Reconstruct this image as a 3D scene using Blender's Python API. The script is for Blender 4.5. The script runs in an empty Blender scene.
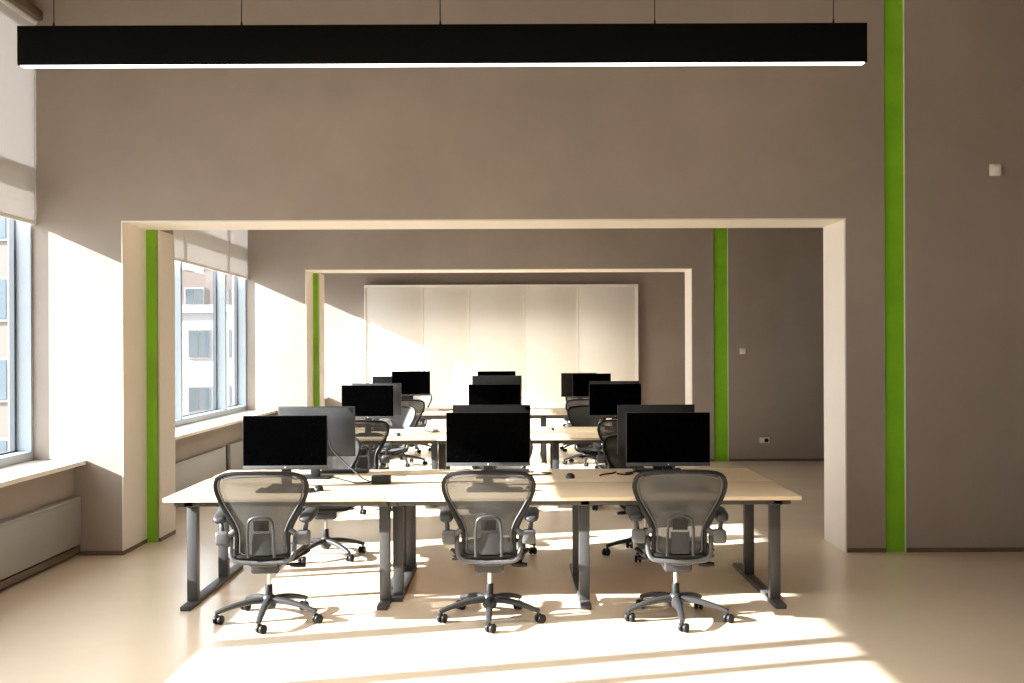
import bpy, bmesh, math, random
from mathutils import Vector, Matrix
random.seed(7)
PI = math.pi
scene = bpy.context.scene
COL = scene.collection

# ------------------------------------------------------------------ materials
def new_mat(name):
    m = bpy.data.materials.new(name); m.use_nodes = True
    nt = m.node_tree
    return m, nt, nt.nodes, nt.links, nt.nodes['Principled BSDF']

def plain(name, col, rough=0.5, metal=0.0, spec=0.5, var=0.0, scale=6.0, bump=0.0, bscale=60.0, coat=0.0):
    m, nt, N, L, b = new_mat(name)
    b.inputs['Base Color'].default_value = (*col, 1)
    b.inputs['Roughness'].default_value = rough
    b.inputs['Metallic'].default_value = metal
    b.inputs['Specular IOR Level'].default_value = spec
    b.inputs['Coat Weight'].default_value = coat
    tc = N.new('ShaderNodeTexCoord')
    if var > 0:
        nz = N.new('ShaderNodeTexNoise'); nz.inputs['Scale'].default_value = scale
        nz.inputs['Detail'].default_value = 6; nz.inputs['Roughness'].default_value = 0.6
        L.new(tc.outputs['Object'], nz.inputs['Vector'])
        r = N.new('ShaderNodeValToRGB')
        r.color_ramp.elements[0].position = 0.3; r.color_ramp.elements[1].position = 0.7
        r.color_ramp.elements[0].color = (*[c * (1 - var) for c in col], 1)
        r.color_ramp.elements[1].color = (*[min(1, c * (1 + var)) for c in col], 1)
        L.new(nz.outputs['Fac'], r.inputs['Fac']); L.new(r.outputs['Color'], b.inputs['Base Color'])
    if bump > 0:
        n2 = N.new('ShaderNodeTexNoise'); n2.inputs['Scale'].default_value = bscale; n2.inputs['Detail'].default_value = 4
        L.new(tc.outputs['Object'], n2.inputs['Vector'])
        bp = N.new('ShaderNodeBump'); bp.inputs['Strength'].default_value = bump; bp.inputs['Distance'].default_value = 0.01
        L.new(n2.outputs['Fac'], bp.inputs['Height']); L.new(bp.outputs['Normal'], b.inputs['Normal'])
    return m

MAT = {}
MAT['plaster'] = plain('plaster', (0.33, 0.278, 0.24), 0.75, spec=0.3, var=0.10, scale=0.9, bump=0.05, bscale=25)
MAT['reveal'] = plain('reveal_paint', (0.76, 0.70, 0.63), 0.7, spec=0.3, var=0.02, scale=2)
MAT['floor'] = plain('epoxy_floor', (0.69, 0.57, 0.44), 0.27, spec=0.5, var=0.05, scale=0.8, bump=0.012, bscale=3)
MAT['ceiling'] = plain('ceiling_paint', (0.30, 0.27, 0.24), 0.9, var=0.03, scale=1)
MAT['base'] = plain('baseboard_brown', (0.13, 0.09, 0.06), 0.5, var=0.1, scale=3)
MAT['sill'] = plain('sill_white', (0.80, 0.74, 0.66), 0.4, var=0.02, scale=5)
MAT['green'] = plain('green_strip', (0.21, 0.50, 0.014), 0.4, var=0.15, scale=2.2)
MAT['alu'] = plain('window_aluminium', (0.36, 0.40, 0.44), 0.4, spec=0.5, var=0.02, scale=8)
MAT['gasket'] = plain('gasket', (0.06, 0.07, 0.085), 0.6, var=0.05)
MAT['radiator'] = plain('radiator_grey', (0.32, 0.31, 0.295), 0.45, var=0.03, scale=2)
MAT['dark'] = plain('dark_plastic', (0.010, 0.010, 0.011), 0.5, spec=.3, var=0.1, scale=20)
MAT['black'] = plain('black_plastic', (0.012, 0.012, 0.013), 0.45, var=0.1, scale=20)
MAT['lampblack'] = plain('lamp_black', (0.004, 0.0038, 0.0036), 0.6, spec=0.06, var=0.1, scale=10)
MAT['screen'] = plain('screen_black', (0.0005, 0.0005, 0.0006), 0.2, spec=0.02, var=0.1, scale=4)
MAT['monback'] = plain('monitor_shell', (0.018, 0.018, 0.020), 0.5, spec=.3, var=0.06, scale=10)
MAT['chin'] = plain('silver_strip', (0.05, 0.052, 0.057), 0.45, metal=0.0, var=0.03)
MAT['graphite'] = plain('chair_graphite', (0.028, 0.028, 0.030), 0.42, spec=0.35, var=0.05, scale=14)
MAT['graphite_dark'] = plain('chair_frame_dark', (0.010, 0.0098, 0.0098), 0.45, spec=0.2, var=0.05, scale=14)
MAT['grey'] = plain('chair_grey', (0.07, 0.07, 0.073), 0.42, spec=0.4, var=0.05, scale=14)
MAT['armpad'] = plain('arm_pad_rubber', (0.022, 0.0225, 0.024), 0.55, spec=.4, var=0.06, scale=20)
MAT['chrome'] = plain('lift_steel', (0.6, 0.6, 0.6), 0.25, metal=0.9, var=0.03)
MAT['rubber'] = plain('caster_black', (0.008, 0.008, 0.009), 0.5, spec=.25, var=0.1, scale=30)
MAT['deskmetal'] = plain('desk_metal', (0.05, 0.05, 0.052), 0.45, spec=0.5, var=0.04, scale=6)
MAT['cream'] = plain('cream_panel', (0.88, 0.84, 0.76), 0.5, var=0.015, scale=1.5)
MAT['creamframe'] = plain('cream_frame', (0.88, 0.85, 0.78), 0.5, var=0.02)
MAT['white_plastic'] = plain('white_plastic', (0.78, 0.75, 0.70), 0.45, var=0.03)
MAT['concrete_out'] = plain('street_concrete', (0.30, 0.29, 0.28), 0.9, var=0.1, scale=0.2)
MAT['outframe'] = plain('outside_white', (0.34, 0.33, 0.33), 0.6, var=0.05)
MAT['outtrim'] = plain('outside_window_frame', (0.20, 0.19, 0.19), 0.6, var=0.05)
MAT['outglass'] = plain('outside_glass', (0.055, 0.075, 0.09), 0.4, var=0.2, scale=0.5)
MAT['paper'] = plain('paper', (0.82, 0.80, 0.76), 0.7, var=0.02)

def wood():
    m, nt, N, L, b = new_mat('birch_top')
    tc = N.new('ShaderNodeTexCoord'); mp = N.new('ShaderNodeMapping')
    mp.inputs['Scale'].default_value = (0.7, 9, 9)
    nz = N.new('ShaderNodeTexNoise'); nz.inputs['Scale'].default_value = 5; nz.inputs['Detail'].default_value = 7; nz.inputs['Distortion'].default_value = 0.6
    r = N.new('ShaderNodeValToRGB')
    r.color_ramp.elements[0].position = 0.25; r.color_ramp.elements[0].color = (0.70, 0.54, 0.36, 1)
    r.color_ramp.elements[1].position = 0.75; r.color_ramp.elements[1].color = (0.79, 0.64, 0.45, 1)
    L.new(tc.outputs['Object'], mp.inputs['Vector']); L.new(mp.outputs['Vector'], nz.inputs['Vector'])
    L.new(nz.outputs['Fac'], r.inputs['Fac']); L.new(r.outputs['Color'], b.inputs['Base Color'])
    b.inputs['Roughness'].default_value = 0.42
    return m
MAT['wood'] = wood()

def glass():
    m = bpy.data.materials.new('window_glass'); m.use_nodes = True
    nt = m.node_tree; N = nt.nodes; L = nt.links; N.clear()
    o = N.new('ShaderNodeOutputMaterial'); mx = N.new('ShaderNodeMixShader')
    t = N.new('ShaderNodeBsdfTransparent'); t.inputs['Color'].default_value = (0.95, 0.97, 0.97, 1)
    g = N.new('ShaderNodeBsdfGlossy'); g.inputs['Roughness'].default_value = 0.02
    f = N.new('ShaderNodeFresnel')
    ge = N.new('ShaderNodeNewGeometry'); mr = N.new('ShaderNodeMapRange'); mr.inputs['To Min'].default_value = 1.14; mr.inputs['To Max'].default_value = 1 / 1.14
    L.new(ge.outputs['Backfacing'], mr.inputs['Value']); L.new(mr.outputs[0], f.inputs['IOR'])
    L.new(f.outputs[0], mx.inputs[0]); L.new(t.outputs[0], mx.inputs[1]); L.new(g.outputs[0], mx.inputs[2])
    L.new(mx.outputs[0], o.inputs[0]); return m
MAT['glass'] = glass()

def fabric():
    m = bpy.data.materials.new('blind_fabric'); m.use_nodes = True
    nt = m.node_tree; N = nt.nodes; L = nt.links; N.clear()
    o = N.new('ShaderNodeOutputMaterial'); mx = N.new('ShaderNodeMixShader'); mx.inputs[0].default_value = 0.22
    d = N.new('ShaderNodeBsdfDiffuse'); d.inputs['Color'].default_value = (0.72, 0.71, 0.71, 1)
    t = N.new('ShaderNodeBsdfTranslucent'); t.inputs['Color'].default_value = (0.62, 0.60, 0.60, 1)
    L.new(d.outputs[0], mx.inputs[1]); L.new(t.outputs[0], mx.inputs[2]); L.new(mx.outputs[0], o.inputs[0]); return m
MAT['fabric'] = fabric()

def netting(name, col, trans):
    m = bpy.data.materials.new(name); m.use_nodes = True
    nt = m.node_tree; N = nt.nodes; L = nt.links; b = N['Principled BSDF']
    b.inputs['Base Color'].default_value = (*col, 1); b.inputs['Roughness'].default_value = 0.6
    o = N['Material Output']; mx = N.new('ShaderNodeMixShader')
    t = N.new('ShaderNodeBsdfTransparent')
    tc = N.new('ShaderNodeTexCoord'); mp = N.new('ShaderNodeMapping'); mp.inputs['Scale'].default_value = (260, 1, 260)
    ck = N.new('ShaderNodeTexVoronoi'); ck.inputs['Scale'].default_value = 1.0
    L.new(tc.outputs['Object'], mp.inputs['Vector']); L.new(mp.outputs['Vector'], ck.inputs['Vector'])
    ma = N.new('ShaderNodeMapRange'); ma.inputs['From Min'].default_value = 0.2; ma.inputs['From Max'].default_value = 0.7
    ma.inputs['To Min'].default_value = min(1, trans + 0.04); ma.inputs['To Max'].default_value = trans - 0.04
    L.new(ck.outputs['Distance'], ma.inputs['Value'])
    L.new(ma.outputs[0], mx.inputs[0]); L.new(b.outputs[0], mx.inputs[1]); L.new(t.outputs[0], mx.inputs[2])
    L.new(mx.outputs[0], o.inputs[0]); return m
MAT['mesh'] = netting('back_netting', (0.036, 0.034, 0.032), 0.13)
MAT['seatmesh'] = netting('seat_netting', (0.10, 0.10, 0.10), 0.2)

def emit(name, col, s):
    m = bpy.data.materials.new(name); m.use_nodes = True
    nt = m.node_tree; N = nt.nodes; L = nt.links; N.clear()
    o = N.new('ShaderNodeOutputMaterial'); e = N.new('ShaderNodeEmission')
    e.inputs['Color'].default_value = (*col, 1); e.inputs['Strength'].default_value = s
    L.new(e.outputs[0], o.inputs[0]); return m
MAT['led'] = emit('led_diffuser', (1, 0.97, 0.92), 3)

def brick():
    m, nt, N, L, b = new_mat('pink_brick')
    tc = N.new('ShaderNodeTexCoord'); bt = N.new('ShaderNodeTexBrick')
    bt.inputs['Color1'].default_value = (0.125, 0.066, 0.054, 1); bt.inputs['Color2'].default_value = (0.105, 0.056, 0.045, 1)
    bt.inputs['Mortar'].default_value = (0.14, 0.105, 0.09, 1); bt.inputs['Scale'].default_value = 2.0
    L.new(tc.outputs['Object'], bt.inputs['Vector']); L.new(bt.outputs['Color'], b.inputs['Base Color'])
    b.inputs['Roughness'].default_value = 0.85; return m
MAT['brick'] = brick()

# ------------------------------------------------------------------ mesh helpers
class MB:
    def __init__(s): s.bm = bmesh.new()
    def _merge(s, t, mtx=None):
        if mtx is not None: bmesh.ops.transform(t, matrix=mtx, verts=t.verts)
        vm = {v: s.bm.verts.new(v.co) for v in t.verts}
        for f in t.faces:
            try: s.bm.faces.new([vm[v] for v in f.verts])
            except ValueError: pass
        t.free()
    def box(s, x0, x1, y0, y1, z0, z1, bevel=0.0, seg=2, mtx=None):
        t = bmesh.new(); bmesh.ops.create_cube(t, size=1)
        for v in t.verts:
            v.co = Vector(((x0 + x1) / 2 + v.co.x * (x1 - x0), (y0 + y1) / 2 + v.co.y * (y1 - y0), (z0 + z1) / 2 + v.co.z * (z1 - z0)))
        if bevel > 0:
            bmesh.ops.bevel(t, geom=list(t.edges), offset=bevel, segments=seg, profile=0.5, affect='EDGES')
        s._merge(t, mtx); return s
    def cyl(s, p0, p1, r0, r1=None, n=20, bevel=0.0):
        p0 = Vector(p0); p1 = Vector(p1); r1 = r0 if r1 is None else r1
        L = (p1 - p0).length
        prof = [(0, 0)]
        if bevel > 0: prof += [(r0 - bevel, 0), (r0 - bevel * .3, bevel * .3), (r0, bevel), (r1, L - bevel), (r1 - bevel * .3, L - bevel * .3), (r1 - bevel, L)]
        else: prof += [(r0, 0), (r1, L)]
        prof += [(0, L)]
        return s.lathe(prof, p0, (p1 - p0).normalized(), n)
    def lathe(s, prof, origin, axis, n=20):
        axis = Vector(axis).normalized(); q = axis.to_track_quat('Z', 'Y').to_matrix()
        o = Vector(origin); rings = []
        for r, h in prof:
            if r <= 1e-6: rings.append([s.bm.verts.new(o + q @ Vector((0, 0, h)))])
            else: rings.append([s.bm.verts.new(o + q @ Vector((r * math.cos(2 * PI * k / n), r * math.sin(2 * PI * k / n), h))) for k in range(n)])
        for a, b in zip(rings, rings[1:]):
            for k in range(n):
                k2 = (k + 1) % n
                if len(a) == 1 and len(b) == 1: continue
                if len(a) == 1: f = [a[0], b[k2], b[k]]
                elif len(b) == 1: f = [a[k], a[k2], b[0]]
                else: f = [a[k], a[k2], b[k2], b[k]]
                s.bm.faces.new(f)
        return s
    def sweep(s, pts, sizes, closed=False, n=10, up=(0, 0, 1), e=1.0):
        # sizes: (half width across, half height along up) per point; e<1 squarer
        P = [Vector(p) for p in pts]; N = len(P); rings = []
        up = Vector(up)
        if not isinstance(sizes, list): sizes = [sizes] * N
        for i, p in enumerate(P):
            if closed: t = P[(i + 1) % N] - P[i - 1]
            else: t = P[min(i + 1, N - 1)] - P[max(i - 1, 0)]
            t.normalize()
            side = t.cross(up)
            if side.length < 1e-4: side = t.cross(Vector((0, 1, 0.01)))
            side.normalize(); u = side.cross(t).normalized()
            a, b = sizes[i] if isinstance(sizes[i], tuple) else (sizes[i], sizes[i])
            ring = []
            for k in range(n):
                th = 2 * PI * (k + .5) / n; c, q = math.cos(th), math.sin(th)
                c = math.copysign(abs(c) ** e, c); q = math.copysign(abs(q) ** e, q)
                ring.append(s.bm.verts.new(p + side * a * c + u * b * q))
            rings.append(ring)
        M = N if closed else N - 1
        for i in range(M):
            a, b = rings[i], rings[(i + 1) % N]
            for k in range(n):
                k2 = (k + 1) % n
                s.bm.faces.new([a[k], b[k], b[k2], a[k2]])
        if not closed:
            s.bm.faces.new(rings[0]); s.bm.faces.new(rings[-1][::-1])
        return s
    def grid(s, rows):
        R = [[s.bm.verts.new(Vector(p)) for p in r] for r in rows]
        for a, b in zip(R, R[1:]):
            for k in range(len(a) - 1): s.bm.faces.new([a[k], a[k + 1], b[k + 1], b[k]])
        return s
    def slab(s, rows, th, direction):
        d = Vector(direction).normalized() * th
        A = [[Vector(p) for p in r] for r in rows]
        f = [[s.bm.verts.new(p) for p in r] for r in A]; g = [[s.bm.verts.new(p + d) for p in r] for r in A]
        for G, flip in ((f, 0), (g, 1)):
            for a, b in zip(G, G[1:]):
                for k in range(len(a) - 1):
                    q = [a[k], a[k + 1], b[k + 1], b[k]]; s.bm.faces.new(q[::-1] if flip else q)
        def strip(u, w):
            for k in range(len(u) - 1): s.bm.faces.new([u[k], w[k], w[k + 1], u[k + 1]])
        strip(f[0], g[0]); strip(f[-1][::-1], g[-1][::-1])
        strip([r[0] for r in f][::-1], [r[0] for r in g][::-1]); strip([r[-1] for r in f], [r[-1] for r in g])
        return s
    def build(s, name, mat, parent=None, smooth=True):
        bmesh.ops.recalc_face_normals(s.bm, faces=s.bm.faces)
        me = bpy.data.meshes.new(name); s.bm.to_mesh(me); s.bm.free()
        me.materials.append(MAT[mat] if isinstance(mat, str) else mat)
        if smooth:
            me.shade_smooth(); me.set_sharp_from_angle(angle=math.radians(38))
        o = bpy.data.objects.new(name, me); COL.objects.link(o)
        if parent is not None: o.parent = parent
        return o

def tag(o, label=None, cat=None, group=None, kind=None):
    if label: o['label'] = label
    if cat: o['category'] = cat
    if group: o['group'] = group
    if kind: o['kind'] = kind
    return o
def thing(name, label, cat, loc=(0, 0, 0), rz=0.0, group=None):
    o = bpy.data.objects.new(name, None); COL.objects.link(o)
    o.location = loc; o.rotation_euler = (0, 0, rz); o.empty_display_size = 0.1
    return tag(o, label, cat, group)
def struct(mb, name, mat, parent=None, smooth=False):
    o = mb.build(name, mat, parent, smooth)
    if parent is None: o['kind'] = 'structure'
    return o
def dup(o, parent=None):
    c = o.copy(); COL.objects.link(c)
    if parent is not None: c.parent = parent
    for ch in list(o.children): dup(ch, c)
    return c
def spline(pts, sub=4, closed=False):
    P = [Vector(p) for p in pts]; N = len(P); out = []
    for i in range(N if closed else N - 1):
        g = lambda k: P[k % N] if closed else P[max(0, min(N - 1, k))]
        p0, p1, p2, p3 = g(i - 1), g(i), g(i + 1), g(i + 2)
        for j in range(sub):
            t = j / sub
            out.append(0.5 * ((2 * p1) + (p2 - p0) * t + (2 * p0 - 5 * p1 + 4 * p2 - p3) * t * t + (3 * p1 - p0 - 3 * p2 + p3) * t ** 3))
    if not closed: out.append(P[-1])
    return out

# ------------------------------------------------------------------ the setting
YB, YF = -5.0, 19.0            # rear wall (behind camera) and far wall
XL, XR = -4.17, 10.5
ZC = 4.8
XW = -3.965                     # inner face of window frames
XK = -3.62                     # knee wall under the sill
# piers between bays:  (y0,y1) of double wall
N0, N1, N2 = 8.23, 8.79, 9.19          # near wall: layer one, joint, layer two
M0, M1, M2 = 14.84, 15.40, 15.80       # middle wall
struct(MB().box(XL, XR, YB, YF, -0.2, 0), 'floor', 'floor')
struct(MB().box(XL, XR, YB, YF, ZC, ZC + 0.2), 'ceiling', 'ceiling')
struct(MB().box(XR, XR + .2, YB, YF, -0.2, ZC + .2).box(3.6, XR, M2, YF, 0, ZC), 'wall_right', 'plaster')  # block beside the far bay is added out of view to bounce light
struct(MB().box(XL, XR + .2, YF, YF + .25, -0.2, ZC + .2), 'wall_far', 'plaster')
struct(MB().box(XL, XR + .2, YB - .2, YB, -0.2, ZC + .2), 'wall_rear', 'plaster')

# near wall with the first wide opening
nx0, nx1, nz = -3.23, 2.765, 2.765
GS0, GS1 = 3.085, 3.255
w = MB()
w.box(XL, nx0, N0, N1, 0, ZC).box(nx1, GS0, N0, N1, 0, ZC).box(GS1, XR, N0, N1, 0, ZC).box(GS0, GS1, N0 + .05, N1, 0, ZC)
w.box(nx0, nx1, N0, N1, nz, ZC)
w.box(XL, -3.125, N1, N2, 0, ZC).box(2.9, XR, N1, N2, 0, ZC).box(-3.125, 2.9, N1, N2, nz + .08, ZC)
struct(w, 'wall_near', 'plaster')
# middle wall with the second opening
mx0, mx1, mz = -3.08, 2.69, 2.88
HS0, HS1 = 3.01, 3.225
w = MB()
w.box(XL, mx0, M0, M1, 0, ZC).box(mx1, HS0, M0, M1, 0, ZC).box(HS1, XR, M0, M1, 0, ZC).box(HS0, HS1, M0 + .05, M1, 0, ZC)
w.box(mx0, mx1, M0, M1, mz, ZC)
w.box(XL, -2.99, M1, M2, 0, ZC).box(2.84, XR, M1, M2, 0, ZC).box(-2.99, 2.84, M1, M2, mz + .08, ZC)
struct(w, 'wall_middle', 'plaster')
bh, bt = 0.035, 0.012
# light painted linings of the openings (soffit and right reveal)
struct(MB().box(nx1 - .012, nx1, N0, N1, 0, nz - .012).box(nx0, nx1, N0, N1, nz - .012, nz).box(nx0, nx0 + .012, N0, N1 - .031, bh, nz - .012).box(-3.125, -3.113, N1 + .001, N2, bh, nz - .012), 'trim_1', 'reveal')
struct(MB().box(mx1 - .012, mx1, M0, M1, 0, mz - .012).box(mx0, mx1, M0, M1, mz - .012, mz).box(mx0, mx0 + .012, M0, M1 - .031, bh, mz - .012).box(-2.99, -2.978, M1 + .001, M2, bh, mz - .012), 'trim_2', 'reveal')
# green expansion joint strips
struct(MB().box(GS0 + .004, GS1 - .004, N0 + .02, N0 + .05, 0, ZC), 'trim_3', 'green')
struct(MB().box(HS0 + .004, HS1 - .004, M0 + .02, M0 + .05, 0, ZC), 'trim_4', 'green')
struct(MB().box(-3.228, -3.135, N1 - .03, N1, 0, nz), 'trim_5', 'green')
struct(MB().box(-3.078, -2.995, M1 - .03, M1, 0, mz), 'trim_6', 'green')
# pale colour painting in the window-lit right side of each joint recess
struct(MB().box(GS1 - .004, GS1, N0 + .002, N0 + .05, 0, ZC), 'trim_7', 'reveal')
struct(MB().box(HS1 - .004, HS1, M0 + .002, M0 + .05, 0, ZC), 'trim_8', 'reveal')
# baseboards
b = MB().box(nx1, GS0, N0 - bt, N0, 0, bh).box(GS1, XR, N0 - bt, N0, 0, bh).box(XK + .02, nx0, N0 - bt, N0, 0, bh)
b.box(nx0, nx0 + bt + .002, N0 - bt, N1 - .03, 0, bh).box(-3.125, -3.125 + bt + .002, N1, N2, 0, bh)
struct(b, 'baseboard_near', 'base')
b = MB().box(mx1, HS0, M0 - bt, M0, 0, bh).box(HS1, XR, M0 - bt, M0, 0, bh).box(XK + .02, mx0, M0 - bt, M0, 0, bh)
struct(b, 'baseboard_middle', 'base')
struct(MB().box(XL, XR, YF - bt, YF, 0, bh), 'baseboard_far', 'base')

# window wall on the left: knee walls, header, pier
bays = [(YB, 1.3), (2.2, N0), (N2, M0), (M2, YF)]
ZS, ZT = 0.75, 4.5
w = MB()
for y0, y1 in bays:
    w.box(XL, XK, y0, y1, 0, ZS)
    w.box(XL, XW + .02, y0, y1, ZT, ZC)
w.box(XL, -3.25, 1.3, 2.2, 0, ZC)
struct(w, 'wall_left', 'plaster')
for k, (y0, y1) in enumerate(bays):
    struct(MB().box(XK, XK + .003, y0, y1, 0, .028), 'baseboard_left_%d' % (k + 1), 'base')
mullions = [[-3.2, -1.4, 0.1], [3.93, 4.28, 5.13, 7.02], [10.4, 11.95, 13.8], [17.0, 18.1]]
mwidth = {3.93: .03, 4.28: .06, 5.13: .09}
splits = [[-3.2, -1.4, 0.1], [3.93, 5.13, 7.02], [10.4, 11.95, 13.8], [17.0, 18.1]]
ZTR = 3.16
blind_z = [[2.62] * 4, [2.62, 2.62, 2.62, 2.75], [2.76] * 4, [2.76] * 3]
nblind = 0
bay_word = ['behind the camera bay', 'nearest window', 'window behind the first opening', 'window by the far wall']
blind_pos = ['first', 'second', 'third', 'fourth']
for k, (y0, y1) in enumerate(bays):
    sl = MB().box(XL, -3.525, y0, y1, ZS, ZS + .036, bevel=.004)
    struct(sl, 'trim_%d' % (20 + k), 'sill')
    f = MB(); F = .075
    zb = ZS + .036
    xg0, xg1 = XW - .165, XW
    f.box(xg0, xg1, y0, y1, zb, zb + F).box(xg0, xg1, y0, y1, ZT - F, ZT).box(xg0, xg1, y0, y0 + .03, zb + F, ZT - F).box(xg0, xg1, y1 - .03, y1, zb + F, ZT - F)
    wn = tag(bpy.data.objects.new('window_%d' % (k + 1), None), kind='structure'); COL.objects.link(wn)
    f.build('frame', 'alu', wn, False)
    ys = [y0 + .03]
    for m in mullions[k]:
        hw = mwidth.get(m, .06) / 2
        MB().box(xg0, xg1, m - hw, m + hw, zb + F, ZT - F, bevel=.004).build('mullion', 'alu', wn, False)
        ys += [m - hw, m + hw]
    ys.append(y1 - .03)
    for i in range(0, len(ys), 2):
        a, c = ys[i], ys[i + 1]
        MB().box(xg0, xg1, a, c, ZTR - .05, ZTR + .05).build('transom', 'alu', wn, False)
        g = MB()
        for z0, z1 in ((zb + F, ZTR - .05), (ZTR + .05, ZT - F)):
            t = .034
            xx0, xx1 = xg0 + .003, xg0 + .045
            g.box(xx0, xx1, a, a + t, z0, z1).box(xx0, xx1, c - t, c, z0, z1).box(xx0, xx1, a, c, z0, z0 + .012).box(xx0, xx1, a, c, z1 - t, z1)
        g.build('gasket', 'gasket', wn, False)
        MB().box(xg0 + .022, xg0 + .028, a, c, zb + F, ZTR - .05).build('pane', 'glass', wn, False)
        MB().box(xg0 + .022, xg0 + .028, a, c, ZTR + .05, ZT - F).build('pane', 'glass', wn, False)
    # roller blinds, one per sash
    e = [y0] + splits[k] + [y1]
    for i in range(len(e) - 1):
        a, c = e[i] + .006, e[i + 1] - .006
        if i == len(e) - 2: c -= .004
        zb_ = blind_z[k][i]
        if k == 1: lab = 'pale translucent roller blind over the nearest window, %s from the near wall' % blind_pos[len(e) - 2 - i]
        elif k == 2: lab = 'pale roller blind in the window seen through the first opening, %s from the green strip' % blind_pos[i]
        elif k == 3: lab = 'pale roller blind over the window beside the cream panels, %s from the panels' % blind_pos[len(e) - 2 - i]
        else: lab = 'pale roller blind over the window behind the viewpoint, %s from the rear wall' % blind_pos[i]
        r = thing('roller_blind', lab, 'blind', (XW + .03, (a + c) / 2, zb_), 0, 'roller blinds along the window wall')
        hl = (c - a) / 2
        MB().box(-.0015, .0015, -hl, hl, 0, 4.44 - zb_).build('fabric_panel', 'fabric', r, False)
        MB().box(-.010, .010, -hl, hl, -.02, .012, bevel=.004).build('bottom_bar', 'white_plastic', r)
        MB().cyl((.0, -hl, 4.44 - zb_ - .03), (.0, hl, 4.44 - zb_ - .03), .028, n=16).build('roller', 'fabric', r)
        MB().box(-.02, .07, -hl - .004, hl + .004, 4.44 - zb_ - .02, 4.44 - zb_ + .055, bevel=.004).build('cassette', 'base', r)

# radiators below the sills
def radiator(y0, y1, label, x0=XK + .004, ztop=.49):
    r = thing('radiator', label, 'radiator', (x0, (y0 + y1) / 2, 0), 0, 'panel radiators under the windows')
    h = (y1 - y0) / 2
    MB().box(.02, .062, -h, h, .10, ztop - .02, bevel=.006).build('panel', 'radiator', r)
    g = MB().box(.0, .062, -h, h, ztop - .02, ztop, bevel=.003)
    n = int((y1 - y0) / .06)
    for i in range(n):
        yy = -h + .03 + i * (2 * h - .06) / n
        g.box(.012, .06, yy, yy + .02, ztop, ztop + .004)
    g.build('grille', 'radiator', r, False)
    for s in (-1, 1):
        MB().box(.0, .02, s * h * .8 - .02, s * h * .8 + .02, .08, ztop - .03).build('bracket', 'deskmetal', r, False)
    MB().box(.004, .05, -h, h, .03, .085, bevel=.004).build('pipe_cover', 'base', r)
radiator(2.4, 8.2, 'long low grey panel radiator under the nearest window')
radiator(9.3, 12.35, 'low grey panel radiator against the knee wall just past the first opening')
radiator(12.55, 14.75, 'shorter grey panel radiator farther along, hidden partly by the left monitor')

# small fittings on the walls
t = thing('wall_sensor', 'small pale square sensor high on the near wall, right of the green strip', 'sensor', (4.0, N0, 3.155))
MB().box(-.05, .05, -.018, 0, -.05, .05, bevel=.012, seg=3).build('back_plate', 'white_plastic', t)
MB().box(-.026, .042, -.034, -.016, -.042, .042, bevel=.010, seg=3).build('cover', 'white_plastic', t)
t = thing('light_switch', 'small white switch on the middle wall, above the socket', 'switch', (3.44, M0, 1.64))
MB().box(-.045, .045, -.012, 0, -.045, .045, bevel=.004).build('plate', 'white_plastic', t)
MB().box(-.030, .030, -.020, -.01, -.030, .030, bevel=.004).build('rocker', 'white_plastic', t)
t = thing('wall_socket', 'white power socket low on the middle wall, right of the green strip', 'socket', (3.76, M0, .31))
MB().box(-.075, .075, -.012, 0, -.042, .042, bevel=.004).build('plate', 'white_plastic', t)
MB().cyl((.028, -.0125, 0), (.028, -.016, 0), .03, n=24).build('outlet', 'dark', t)
MB().box(-.062, -.012, -.016, -.01, -.028, .028, bevel=.003).build('blank_cover', 'white_plastic', t)

# cream sliding panels on the far wall
px0, px1, pz1 = (367 - 512) / 52.6, (636 - 512) / 52.6, 2.9
t = thing('panel_cabinet', 'tall cream cabinet of five flat sliding doors along the far wall', 'cabinet', ((px0 + px1) / 2, YF, 0))
W = px1 - px0
MB().box(-W / 2, W / 2, -.16, -.015, 0.04, pz1 - .04).build('carcass', 'cream', t, False)
MB().box(-W / 2 - .03, W / 2 + .03, -.22, -.005, pz1 - .04, pz1, bevel=.004).box(-W / 2 - .03, -W / 2, -.22, -.005, 0, pz1 - .04, bevel=.004).box(W / 2, W / 2 + .03, -.22, -.005, 0, pz1 - .04, bevel=.004).box(-W / 2, W / 2, -.21, -.015, 0, .04).build('surround', 'creamframe', t)
eds = [-W / 2] + [(p - 512) / 52.6 - (px0 + px1) / 2 for p in (424, 470, 525, 578)] + [W / 2]
for i in range(5):
    off = -.202
    d = MB().box(eds[i] + .001, eds[i + 1] - .001, off, off + .022, .045, pz1 - .045, bevel=.002).build('door', 'cream', t)
    MB().box(eds[i + 1] - .030, eds[i + 1] - .002, off - .010, off, .05, pz1 - .05, bevel=.003).build('edge_profile', 'creamframe', d, False)

# pendant light
t = thing('pendant_light', 'long black linear pendant light with a white glowing underside', 'pendant light', (-.345, 5.0, 3.132))
hl = 2.137
MB().box(-hl, hl, 0, .055, .0, .197, bevel=.002).build('housing', 'lampblack', t)
MB().box(-hl + .012, hl - .012, .006, .049, -.004, .002).build('diffuser', 'led', t, False)
al = bpy.data.lights.new('led_strip_light', 'AREA'); al.shape = 'RECTANGLE'; al.size = 2 * hl - .03; al.size_y = .04
al.energy = 42; al.color = (1, .95, .86); al.spread = math.radians(130)
ao = bpy.data.objects.new('led_strip_light', al); COL.objects.link(ao); ao.parent = t; ao.location = (0, .0275, -.008)
for px in (52, 241, 441, 657, 837):
    x = (px - 512) / 199 + .345
    c = MB().cyl((x, .035, .197), (x, .035, ZC - 3.132), .0025, n=8).build('suspension_cable', 'dark', t)
    MB().cyl((x, .035, .195), (x, .035, .225), .008, .004, n=12).build('cable_gripper', 'dark', c)
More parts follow.
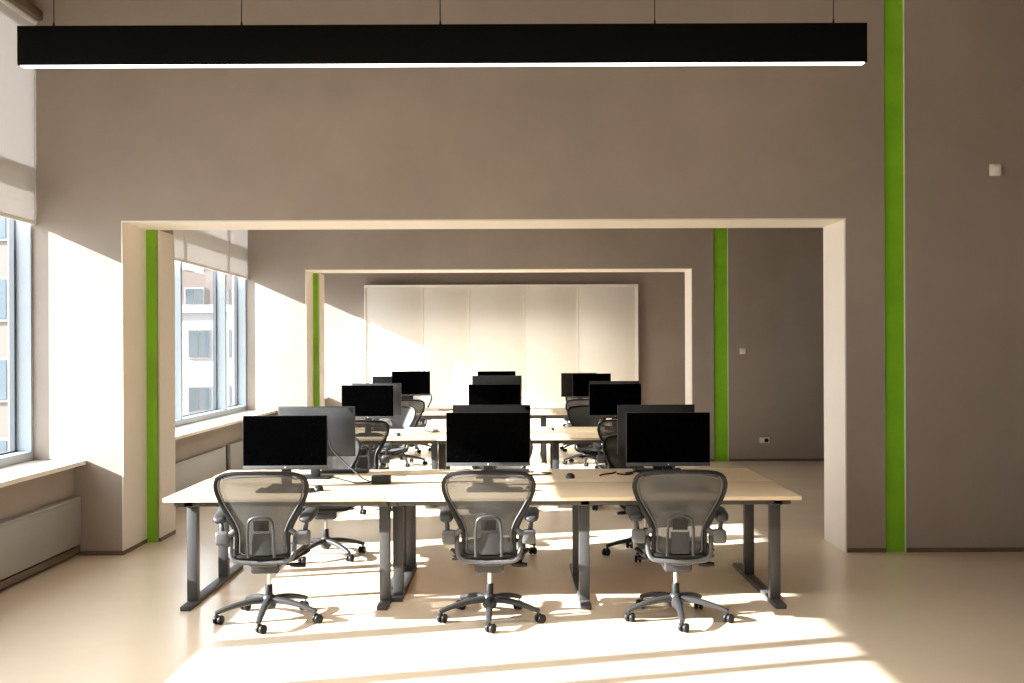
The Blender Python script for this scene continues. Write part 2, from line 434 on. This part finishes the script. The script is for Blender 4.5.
for yy, lab in ((11.6, 'added unseen black linear pendant light above the middle desks, behind the first lintel'), (17.3, 'added unseen black linear pendant light before the cream panels, behind the second lintel')):
    q = dup(t); q.location.y = yy; q['label'] = lab  # unseen copies, added to brighten the two rear bays
    q['group'] = 'linear pendant lights'
t['group'] = 'linear pendant lights'

# ------------------------------------------------------------------ office chair
def yb(x, z):
    t = (z - .42) / .54
    base = -.195 - .115 * t - .035 * math.sin(PI * min(1, max(0, t * 1.15))) * -1 * (1 if t < .87 else 0)
    base = -.20 - .10 * t + .03 * math.sin(PI * max(0, min(1, t)))
    return base + .55 * x * x
half = [(0, .425), (.09, .424), (.138, .434), (.157, .468), (.155, .53), (.158, .585), (.178, .645), (.215, .71), (.250, .775), (.271, .835), (.274, .88), (.256, .922), (.215, .945), (.15, .955), (.07, .958)]
loop2 = half + [(0, .959)] + [(-x, z) for x, z in reversed(half[1:])]
loop = spline([(x, yb(x, z), z) for x, z in loop2], 4, True)

def hw_at(z):
    best = 0
    for a, c in zip(loop, loop[1:] + loop[:1]):
        if (a.z - z) * (c.z - z) <= 0 and abs(a.z - c.z) > 1e-9:
            best = max(best, abs(a.x + (c.x - a.x) * (z - a.z) / (c.z - a.z)))
    return best


def make_chair():
    r = thing('office_chair', 'x', 'chair')
    # back frame: wide flat band around the netting
    sz = []
    for p in loop:
        w_ = .0120
        if .55 < p.z < .75: w_ = .0120 + .009 * math.sin(PI * (p.z - .55) / .2)
        if p.z < .5: w_ = .0105
        sz.append((w_, .013))
    f = MB(); P = loop; n = 10
    # orient section: side in the plane of the back (cross(tangent, back normal))
    f.sweep(P, sz, True, n, up=(0, -1, 0), e=.8)
    f.build('backrest_frame', 'graphite_dark', r)
    # thin lighter inner rim
    inner = [Vector((p.x * (1 - .022 / max(.08, abs(p.x)) if abs(p.x) > .08 else .8), p.y - .009, p.z + (.020 if p.z < .45 else (-.020 if p.z > .93 else 0)))) for p in P]
    f = MB().sweep(inner, [(.0048, .006)] * len(inner), True, 8, up=(0, -1, 0)); f.build('inner_rim', 'grey', r)
    rows = []
    zs = [.43 + (.952 - .43) * i / 22 for i in range(23)]
    for z in zs:
        h = max(.03, hw_at(z) - .006)
        rows.append([(h * u, yb(h * u, z) + .004, z) for u in [-1 + 2 * j / 12 for j in range(13)]])
    MB().grid(rows).build('back_mesh', 'mesh', r)
    # yoke: lower U carrying the back
    yk = spline([(-.195, -.16, .575), (-.192, -.185, .52), (-.188, -.205, .455), (-.16, -.215, .415), (-.08, -.215, .405), (0, -.215, .403),
                 (.08, -.215, .405), (.16, -.215, .415), (.188, -.205, .455), (.192, -.185, .52), (.195, -.16, .575)], 4)
    y = MB().sweep(yk, (.014, .012), False, 10, up=(0, -1, 0.2))
    y.sweep([(0, -.21, .40), (0, -.17, .385), (0, -.08, .375)], [(.09, .016), (.085, .018), (.07, .02)], False, 10, e=.6)
    y.build('back_yoke', 'grey', r)
    # lumbar support: inverted U with pad
    lu = spline([(-.078, -.232, .44), (-.078, -.246, .52), (-.076, -.258, .61), (-.06, -.266, .672), (0, -.272, .69), (.06, -.266, .672), (.076, -.258, .61), (.078, -.246, .52), (.078, -.232, .44)], 5)
    l = MB().sweep(lu, (.009, .007), False, 8, up=(0, -1, .1)).build('lumbar_support', 'graphite', r)
    rows = [[(x, yb(x, z) - .018 - .01 * math.cos(x * 15), z) for x in (-.055, -.03, 0, .03, .055)] for z in (.455, .49, .53, .565, .585)]
    MB().slab(rows, .012, (0, -1, 0)).build('lumbar_pad', 'armpad', l)
    rows = [[(x, yb(x, z) - .016 - .01 * math.cos(x * 15), z) for x in (-.045, -.02, 0, .02, .045)] for z in (.60, .63, .665)]
    MB().slab(rows, .008, (0, -1, 0)).build('sacral_pad', 'graphite_dark', l)
    # seat
    so = [(0, -.205), (.09, -.205), (.14, -.195), (.172, -.15), (.19, -.06), (.205, .06), (.21, .16), (.20, .235), (.165, .268), (.09, .276)]
    so2 = so + [(0, .278)] + [(-x, yy) for x, yy in reversed(so[1:])]
    def sz_(x, yy): return .432 + .10 * x * x - (.9 * (yy - .15) ** 2 if yy > .15 else 0) + .15 * (yy * yy if yy < 0 else 0)
    sl = spline([(x, yy, sz_(x, yy)) for x, yy in so2], 3, True)
    MB().sweep(sl, (.02, .013), True, 10, e=.8).build('seat', 'graphite_dark', r)
    def shw(yy):
        best = 0
        for a, c in zip(sl, sl[1:] + sl[:1]):
            if (a.y - yy) * (c.y - yy) <= 0 and abs(a.y - c.y) > 1e-9: best = max(best, abs(a.x + (c.x - a.x) * (yy - a.y) / (c.y - a.y)))
        return best
    rows = []
    for i in range(15):
        yy = -.20 + .47 * i / 14; h = max(.05, shw(yy) - .004)
        rows.append([(h * u, yy, sz_(h * u, yy) + .006 - .022 * (1 - u * u) * math.sin(PI * i / 14)) for u in [-1 + j / 5 for j in range(11)]])
    MB().grid(rows).build('seat_mesh', 'seatmesh', r)
    # under-seat cradle and tilt mechanism
    MB().box(-.088, .088, -.14, .12, .318, .402, bevel=.02, seg=3).box(-.06, .06, -.10, .16, .39, .42, bevel=.01).build('tilt_mechanism', 'graphite', r)
    c = MB()
    for s in (-1, 1):
        c.sweep(spline([(s * .05, .02, .39), (s * .13, .03, .385), (s * .20, .05, .40), (s * .243, .07, .425)], 3), [(.022, .011)] * 10, False, 8)
        c.sweep(spline([(s * .05, -.06, .39), (s * .13, -.10, .39), (s * .19, -.14, .41), (s * .21, -.15, .43)], 3), [(.016, .010)] * 10, False, 8)
    c.build('seat_cradle', 'graphite_dark', r)
    MB().sweep([(.08, .0, .355), (.13, -.02, .352), (.17, -.03, .350)], (.007, .007), False, 8).sweep([(.14, -.03, .352), (.19, -.035, .350), (.235, -.035, .348)], [(.014, .014), (.022, .017), (.016, .012)], False, 10).build('lever', 'dark', r)
    MB().sweep([(-.08, .02, .372), (-.15, .0, .378), (-.20, -.01, .380)], (.006, .006), False, 8).sweep([(-.175, -.005, .379), (-.205, -.01, .380), (-.235, -.013, .38)], [(.009, .009), (.014, .009), (.010, .007)], False, 10).build('lever', 'dark', r)
    # arms
    for s in (-1, 1):
        a = MB()
        a.sweep(spline([(s * .165, -.19, .60), (s * .195, -.185, .575), (s * .225, -.18, .56), (s * .25, -.165, .555)], 3), [(.020, .018)] * 10, False, 10)
        a.box(s * .243 - .042, s * .243 + .042, -.212, -.135, .508, .592, bevel=.018, seg=3)
        a.sweep(spline([(s * .252, -.16, .585), (s * .256, -.155, .62), (s * .262, -.135, .652)], 3), [(.014, .016)] * 7, False, 10)
        ar = a.build('armrest', 'grey', r)
        pad = MB(); rows = []
        pts = spline([(s * .258, -.215, .655), (s * .260, -.16, .668), (s * .266, -.06, .676), (s * .268, .02, .678), (s * .262, .065, .672)], 4)
        nn = len(pts)
        szs = []
        for i in range(nn):
            u = i / (nn - 1); e_ = math.sqrt(max(0.02, 1 - abs(2 * u - 1) ** 4))
            szs.append((.046 * e_ * (1 - .12 * u), .025 * e_))
        pad.sweep(pts, szs, False, 14, e=.75); pad.build('arm_pad', 'armpad', ar)
    # lift and base
    g = MB().cyl((0, 0, .215), (0, 0, .345), .0135, n=16).build('gas_lift', 'chrome', r)
    MB().cyl((0, 0, .10), (0, 0, .225), .0255, .023, n=20, bevel=.003).build('lift_sleeve', 'dark', g)
    MB().lathe([(0, .075), (.038, .075), (.045, .09), (.045, .13), (.036, .155), (.027, .162), (0, .162)], (0, 0, 0), (0, 0, 1), 24).build('base_hub', 'graphite', r)
    for k in range(5):
        th = -PI / 2 + k * 2 * PI / 5
        d = Vector((math.cos(th), math.sin(th), 0))
        pts = spline([d * .03 + Vector((0, 0, .128)), d * .12 + Vector((0, 0, .124)), d * .22 + Vector((0, 0, .106)), d * .30 + Vector((0, 0, .082)), d * .325 + Vector((0, 0, .072))], 4)
        m = len(pts)
        szs = [(.026 - .011 * i / (m - 1), .021 - .010 * i / (m - 1)) for i in range(m)]
        leg = MB().sweep(pts, szs, False, 12, e=.7).build('leg', 'graphite', r)
        c = MB(); cp = d * .315
        ang = th + (0.9, -0.6, 1.8, 0.3, 2.4)[k]; ax = Vector((math.cos(ang), math.sin(ang), 0)); fw = Vector((-ax.y, ax.x, 0)) * .018
        ctr = cp + fw + Vector((0, 0, .0285))
        for s in (-1, 1):
            c.cyl(ctr + ax * (s * .006), ctr + ax * (s * .026), .0285, n=20, bevel=.005)
        c.cyl(ctr - ax * .02, ctr + ax * .02, .010, n=12)
        c.sweep([cp + Vector((0, 0, .075)), cp + Vector((0, 0, .05)), cp + fw * .6 + Vector((0, 0, .035))], (.009, .009), False, 10)
        c.build('caster', 'rubber', leg)
    return r

ROWS = [7.22, 11.47, 15.5]
COLX = [-1.555, -.155, 1.06]
ROWN = ['nearest desk row', 'middle desk row', 'farthest desk row']
ENDN = ['window end', 'middle', 'right end']
chair0 = make_chair(); used = [False]
def place_chair(x, y, rz, label):
    c = chair0 if not used[0] else dup(chair0)
    used[0] = True
    c.location = (x, y, 0); c.rotation_euler = (0, 0, rz)
    c['label'] = label; c['group'] = 'mesh office chairs along the desk rows'
    return c
near_rot = [[.05, .0, -.04], [.12, -.3, .05], [.3, -.1, -.05]]
near_x = [[-1.53, -.145, 1.02], [-1.58, -.15, 1.15], [-1.6, -.16, 1.06]]
far_rot = [[.15, -.08, .30], [-.35, .2, .5], [-.2, .1, -.3]]
far_x = [[-1.53, -.13, 1.09], [-1.56, -.12, 1.05], [-1.66, -.1, 1.1]]
for i, yc in enumerate(ROWS):
    for j in range(3):
        place_chair(near_x[i][j], yc - .98, near_rot[i][j], 'grey mesh office chair seen from behind, near side of the %s, %s' % (ROWN[i], ENDN[j]))
for i, yc in enumerate(ROWS):
    for j in range(3):
        place_chair(far_x[i][j], yc + .93, PI + far_rot[i][j], 'grey mesh office chair facing the camera, far side of the %s, %s' % (ROWN[i], ENDN[j]))

# ------------------------------------------------------------------ desks
DZ, DTH = .73, .026
def leg_frame(r, x, cols, w_=.07):
    ft = MB().box(x - .036, x + .036, -.77 if cols[0] < -.5 else -.55, .50, .0, .030, bevel=.006).build('foot', 'deskmetal', r)
    for yy in cols:
        MB().box(x - w_ / 2, x + w_ / 2, yy - .028, yy + .028, .03, DZ - DTH - .04, bevel=.004).build('leg', 'deskmetal', r)
    MB().box(x - .03, x + .03, -.70, .70, DZ - DTH - .04, DZ - DTH, bevel=.003).build('cross_bar', 'deskmetal', r)
def desk(x0, x1, yc, frames, label):
    r = thing('bench_desk', label, 'desk', ((x0 + x1) / 2, yc, 0), 0, 'pale wood bench desks')
    h = (x1 - x0) / 2; cx = (x0 + x1) / 2
    MB().box(-h, h, -.755, -.004, DZ - DTH, DZ, bevel=.003).build('tabletop', 'wood', r)
    MB().box(-h, h, .004, .755, DZ - DTH, DZ, bevel=.003).build('tabletop', 'wood', r)
    for yy in (-.70, .64):
        MB().box(-h + .055, h - .055, yy, yy + .05, DZ - DTH - .036, DZ - DTH, bevel=.003).build('rail', 'deskmetal', r)
    MB().box(-h + .15, h - .15, -.12, .12, DZ - DTH - .10, DZ - DTH - .02, bevel=.004).build('cable_tray', 'deskmetal', r)
    for x, cols in frames: leg_frame(r, x - cx, cols)
    return r
for i, yc in enumerate(ROWS):
    desk(-2.275, -.8138, yc, [(-2.125, (-.60, .10)), (-.850, (-.60, .42))], 'shorter pale wood bench desk on grey legs, window end of the %s' % ROWN[i])
    desk(-.8134, 1.88, yc, [(-.777, (-.45, .40)), (.475, (-.60, .10)), (1.74, (-.60, .12))], 'longer pale wood bench desk on grey legs, right part of the %s' % ROWN[i])

# ------------------------------------------------------------------ monitors
def monitor(x, y, rz, ztop, label):
    r = thing('monitor', label, 'monitor', (x, y, DZ), rz, 'black flat monitors on the desks')
    W, H = .293, .375
    z1 = ztop - DZ; z0 = z1 - H; zc = (z0 + z1) / 2
    body = MB().box(-W, W, -.012, .006, z0, z1, bevel=.003)
    # bulged back shell
    rows = []
    for a in [i / 8 for i in range(9)]:
        zz = z0 + .012 + (H - .024) * a
        rows.append([(-W + .012 + (2 * W - .024) * u, .006 + .026 * (1 - abs(2 * u - 1) ** 4) * (1 - abs(2 * a - 1) ** 4), zz) for u in [k / 12 for k in range(13)]])
    body.grid(rows)
    bd = body.build('housing', 'monback', r)
    MB().box(-W + .003, W - .003, -.0145, -.011, z0 + .026, z1 - .003).build('screen', 'screen', r, False)
    ch = MB().box(-W, W, -.0155, -.010, z0, z0 + .025, bevel=.0015).build('chin_strip', 'chin', r)
    MB().cyl((0, -.0152, z0 + .0125), (0, -.0168, z0 + .0125), .0045, n=20).build('emblem', 'creamframe', ch)
    MB().box(-.035, .035, .028, .052, .010, zc + .05, bevel=.006).build('stand_neck', 'dark', r)
    MB().box(-.06, .06, .020, .036, zc - .06, zc + .06, bevel=.004).build('mount_plate', 'dark', r)
    MB().box(-.115, .115, -.07, .12, .0, .012, bevel=.005).build('stand_base', 'dark', r)
    return r
mfx = [[-1.59, -.17, 1.09], [-1.63, -.20, 1.16], [-1.55, -.24, 1.22]]
mfz = [[1.234, 1.25, 1.245], [1.287, 1.292, 1.292], [1.35, 1.345, 1.305]]
mbx = [[-1.475, -.155, 1.085], [-1.60, -.18, 1.21], [-1.93, -.24, 1.06]]
mbz = [[1.265, 1.272, 1.268], [1.29, 1.375, 1.305], [1.26, 1.31, 1.30]]
mfr = [[.03, 0, .0], [0, 0, 0], [.12, 0, 0]]
mbr = [[-.05, 0, .06], [-.05, 0, .05], [-.1, 0, .25]]
for i, yc in enumerate(ROWS):
    for j in range(3):
        monitor(mfx[i][j], yc - .25, mfr[i][j], mfz[i][j], 'black monitor facing the camera, near half of the %s, %s' % (ROWN[i], ENDN[j]))
for i, yc in enumerate(ROWS):
    for j in range(3):
        monitor(mbx[i][j], yc + .28, PI + mbr[i][j], mbz[i][j], 'monitor showing its dark back, far half of the %s, %s' % (ROWN[i], ENDN[j]))

# ------------------------------------------------------------------ keyboards, mice, cables
def make_keyboard():
    r = thing('keyboard', 'x', 'keyboard')
    MB().box(-.19, .19, -.065, .065, .002, .016, bevel=.005).build('body', 'black', r)
    k = MB()
    for row in range(5):
        n = 14
        for c in range(n):
            if row == 0 and 4 <= c <= 9:
                if c == 4: k.box(-.18 + 4 * .0258, -.18 + 10 * .0258 - .003, -.058, -.038, .016, .021)
                continue
            k.box(-.18 + c * .0258, -.18 + c * .0258 + .0225, -.058 + row * .0235, -.058 + row * .0235 + .0195, .016, .021)
    k.build('keys', 'dark', r, False)
    return r
kb0 = make_keyboard(); ku = [False]
def keyboard(x, y, rz, label):
    k = kb0 if not ku[0] else dup(kb0); ku[0] = True
    k.location = (x, y, DZ); k.rotation_euler = (0, 0, rz); k['label'] = label; k['group'] = 'black keyboards on the desks'
def make_mouse():
    r = thing('mouse', 'x', 'mouse')
    m = MB(); n = 16; rings = []
    prof = [(0, 1.0, 1.0), (.008, 1.03, 1.02), (.018, .98, .97), (.027, .82, .84), (.034, .52, .58), (.037, .2, .25)]
    for z, a, b_ in prof:
        rings.append([m.bm.verts.new((.032 * a * math.cos(2 * PI * k / n), .052 * b_ * math.sin(2 * PI * k / n) + (.004 if z > .02 else 0), z)) for k in range(n)])
    for a, c in zip(rings, rings[1:]):
        for k in range(n): m.bm.faces.new([a[k], a[(k + 1) % n], c[(k + 1) % n], c[k]])
    m.bm.faces.new(rings[0][::-1]); m.bm.faces.new(rings[-1])
    m.build('shell', 'black', r)
    MB().cyl((-.003, .024, .032), (.003, .024, .032), .008, n=14).build('scroll_wheel', 'dark', r)
    return r
ms0 = make_mouse(); mu = [False]
def mouse(x, y, rz, label):
    k = ms0 if not mu[0] else dup(ms0); mu[0] = True
    k.location = (x, y, DZ); k.rotation_euler = (0, 0, rz); k['label'] = label; k['group'] = 'dark computer mice on the desks'
for i, yc in enumerate(ROWS):
    for j in range(3):
        keyboard(mfx[i][j] + (.05 if i == 0 else 0), yc - .47, 0, 'black keyboard before the camera-facing monitor, %s, %s' % (ROWN[i], ENDN[j]))
for i, yc in enumerate(ROWS):
    for j in range(3):
        dx = (.16, .1, .05)[j] if i == 0 else .1
        keyboard(mbx[i][j] + dx, yc + .56, PI, 'black keyboard by the far edge of the %s, %s' % (ROWN[i], ENDN[j]))
mouse(-1.325, 6.80, 0, 'dark mouse on the nearest desk row, between the left monitor and power box')
mouse(.43, 7.42, PI + .2, 'dark mouse on the nearest desk row, between the middle and right monitors')
mouse(-1.27, 11.05, 0, 'dark mouse on the middle desk row, right of its left monitor')
mouse(.46, 11.7, PI + .4, 'dark mouse on the middle desk row, right of its middle monitor')
mouse(-1.36, 15.05, 0, 'dark mouse on the farthest desk row, right of its left monitor')
mouse(1.3, 6.79, 0, 'dark mouse behind the right chair of the nearest desk row')
mouse(.12, 6.76, 0, 'dark mouse hidden behind the middle chair of the nearest desk row')
# power box
t = thing('power_box', 'black desktop power box with sockets on the nearest desk row', 'power box', (-.945, 7.17, DZ), .05)
MB().box(-.068, .068, -.06, .06, 0, .052, bevel=.004).build('body', 'dark', t)
for x in (-.035, .035):
    MB().cyl((x, 0, .052), (x, 0, .056), .024, n=20).build('outlet', 'graphite', t)
def cable(pts, r_, name, label, mat='dark'):
    p = spline([(x, y, z) for x, y, z in pts], 6)
    o = MB().sweep(p, (r_, r_), False, 8).build(name, mat); tag(o, label, 'cable', 'loose cables on the desks'); return o
c0 = DZ + .0075
cable([(-1.37, 7.43, 1.02), (-1.345, 7.42, .95), (-1.29, 7.40, .895), (-1.23, 7.37, .845), (-1.15, 7.31, .79), (-1.10, 7.27, .755), (-1.05, 7.245, c0), (-1.025, 7.215, c0)], .006, 'power_cable', 'dark cable hanging from the left rear monitor down to the black power box')
cable([(-1.33, 7.42, c0), (-1.28, 7.36, c0), (-1.2, 7.24, c0), (-1.12, 7.14, c0), (-1.06, 7.15, c0), (-1.024, 7.17, c0)], .006, 'power_cable', 'second dark cable, lying in a loop on the desk beside the black power box')
cable([(.66, 7.50, c0), (.70, 7.58, c0), (.76, 7.62, c0), (.80, 7.70, c0)], .006, 'loose_cable', 'short dark cable lying left of the right monitor on the nearest desk row')
cable([(.80, 7.60, c0), (.86, 7.55, c0), (.92, 7.6, c0), (.87, 7.64, c0), (.95, 7.7, c0)], .006, 'loose_cable', 'curled dark cable beside the right monitor stand on the nearest desk row')
cable([(.05, 7.62, c0), (.15, 7.55, c0), (.25, 7.58, c0), (.30, 7.66, c0), (.22, 7.70, c0)], .005, 'loose_cable', 'thin grey cable lying right of the middle monitor on the nearest desk row', 'graphite')
cable([(-1.02, 11.65, c0), (-.96, 11.5, c0), (-.89, 11.48, c0), (-.85, 11.56, c0), (-.93, 11.66, c0), (-.88, 11.72, c0)], .007, 'loose_cable', 'looped dark cable on the middle desk row between left and middle monitors')
cable([(-1.15, 15.6, c0), (-1.05, 15.5, c0), (-.95, 15.6, c0), (-.8, 15.55, c0)], .008, 'loose_cable', 'dark cable lying on the farthest desk row right of its left monitor')
t = thing('notepad', 'small white pad lying under the middle monitor of the nearest desk row', 'notepad', (.04, 7.30, DZ), .15)
MB().box(-.08, .08, -.06, .06, 0, .008, bevel=.001).build('pages', 'paper', t)
MB().box(-.08, .08, .05, .062, 0, .010, bevel=.001).build('binding', 'graphite', t)

# ------------------------------------------------------------------ outside
struct(MB().box(-160, XL - .3, -80, 220, -9.2, -9), 'ground_street', 'concrete_out')
def building(x0, x1, y0, y1, z1, label, mat, fl=3.4, bayw=3.2, foff=1.6):
    r = thing('apartment_building', label, 'building', ((x0 + x1) / 2, (y0 + y1) / 2, -9), 0, 'buildings across the street')
    hx, hy, H = (x1 - x0) / 2, (y1 - y0) / 2, z1 + 9
    MB().box(-hx, hx, -hy, hy, 0, H).build('wall', mat, r, False)
    MB().box(-hx - .3, hx + .3, -hy - .3, hy + .3, H, H + .5).build('roof', 'outframe', r, False)
    def win(face, c, z):
        if face == 'f':
            f = MB().box(c - .75, c + .75, -hy - .10, -hy, z, z + 1.9).build('window', 'outtrim', r, False)
            MB().box(c - .62, c - .04, -hy - .14, -hy - .09, z + .12, z + 1.78).box(c + .04, c + .62, -hy - .14, -hy - .09, z + .12, z + 1.78).build('pane', 'outglass', f, False)
        else:
            f = MB().box(hx, hx + .10, c - .75, c + .75, z, z + 1.9).build('window', 'outtrim', r, False)
            MB().box(hx + .09, hx + .14, c - .62, c - .04, z + .12, z + 1.78).box(hx + .09, hx + .14, c + .04, c + .62, z + .12, z + 1.78).build('pane', 'outglass', f, False)
    z = H - 2.9
    while z > 4:
        c = hx - foff; n = 0
        while c > -hx + 1 and n < 6: win('f', c, z); c -= bayw; n += 1
        c = -hy + 1.8; n = 0
        while c < hy - 1 and n < 4: win('s', c, z); c += bayw; n += 1
        z -= fl
building(-44, -18.5, 42, 50, 16, 'pink brick apartment block outside the nearest window', 'brick', foff=2.75)
building(-46, -22.0, 74, 92, 10.5, 'pink brick block rising behind the pale low building across the street', 'brick', 3.2, 2.6)
building(-40, -18.2, 63, 70, 4.0, 'pale low plastered building across the street in front of the brick block', 'outframe', 3.6, 6)
ROLL = -.22
# ------------------------------------------------------------------ light, sky, camera
sd = Vector((1, .25, -.445)).normalized()
s = bpy.data.lights.new('sun', 'SUN'); s.energy = 25; s.color = (1.0, .97, .93); s.angle = math.radians(.6)
so = bpy.data.objects.new('sun', s); COL.objects.link(so)
so.rotation_euler = sd.to_track_quat('-Z', 'Y').to_euler(); so.location = (-20, -5, 12)
wd = bpy.data.worlds.new('sky'); scene.world = wd; wd.use_nodes = True
bg = wd.node_tree.nodes['Background']
bg.inputs['Color'].default_value = (.90, .95, 1, 1); bg.inputs['Strength'].default_value = 4.2

cam = bpy.data.cameras.new('camera'); co = bpy.data.objects.new('camera', cam); COL.objects.link(co)
co.location = (0, 0, 1.70); co.rotation_euler = (Matrix.Rotation(PI / 2, 3, 'X') @ Matrix.Rotation(math.radians(ROLL), 3, 'Z')).to_euler()
cam.sensor_width = 36; cam.lens = 995 / 1024 * 36; cam.shift_y = 6.5 / 1024; cam.clip_end = 400
scene.camera = co
vs = scene.view_settings
vs.view_transform = 'Standard'; vs.look = 'None'; vs.exposure = 0.64; vs.gamma = 1.0; vs.use_curve_mapping = False
cy = scene.cycles
cy.use_denoising = True; cy.max_bounces = 14; cy.diffuse_bounces = 8; cy.glossy_bounces = 4; cy.transparent_max_bounces = 16
cy.sample_clamp_indirect = 6; cy.caustics_reflective = False; cy.caustics_refractive = False
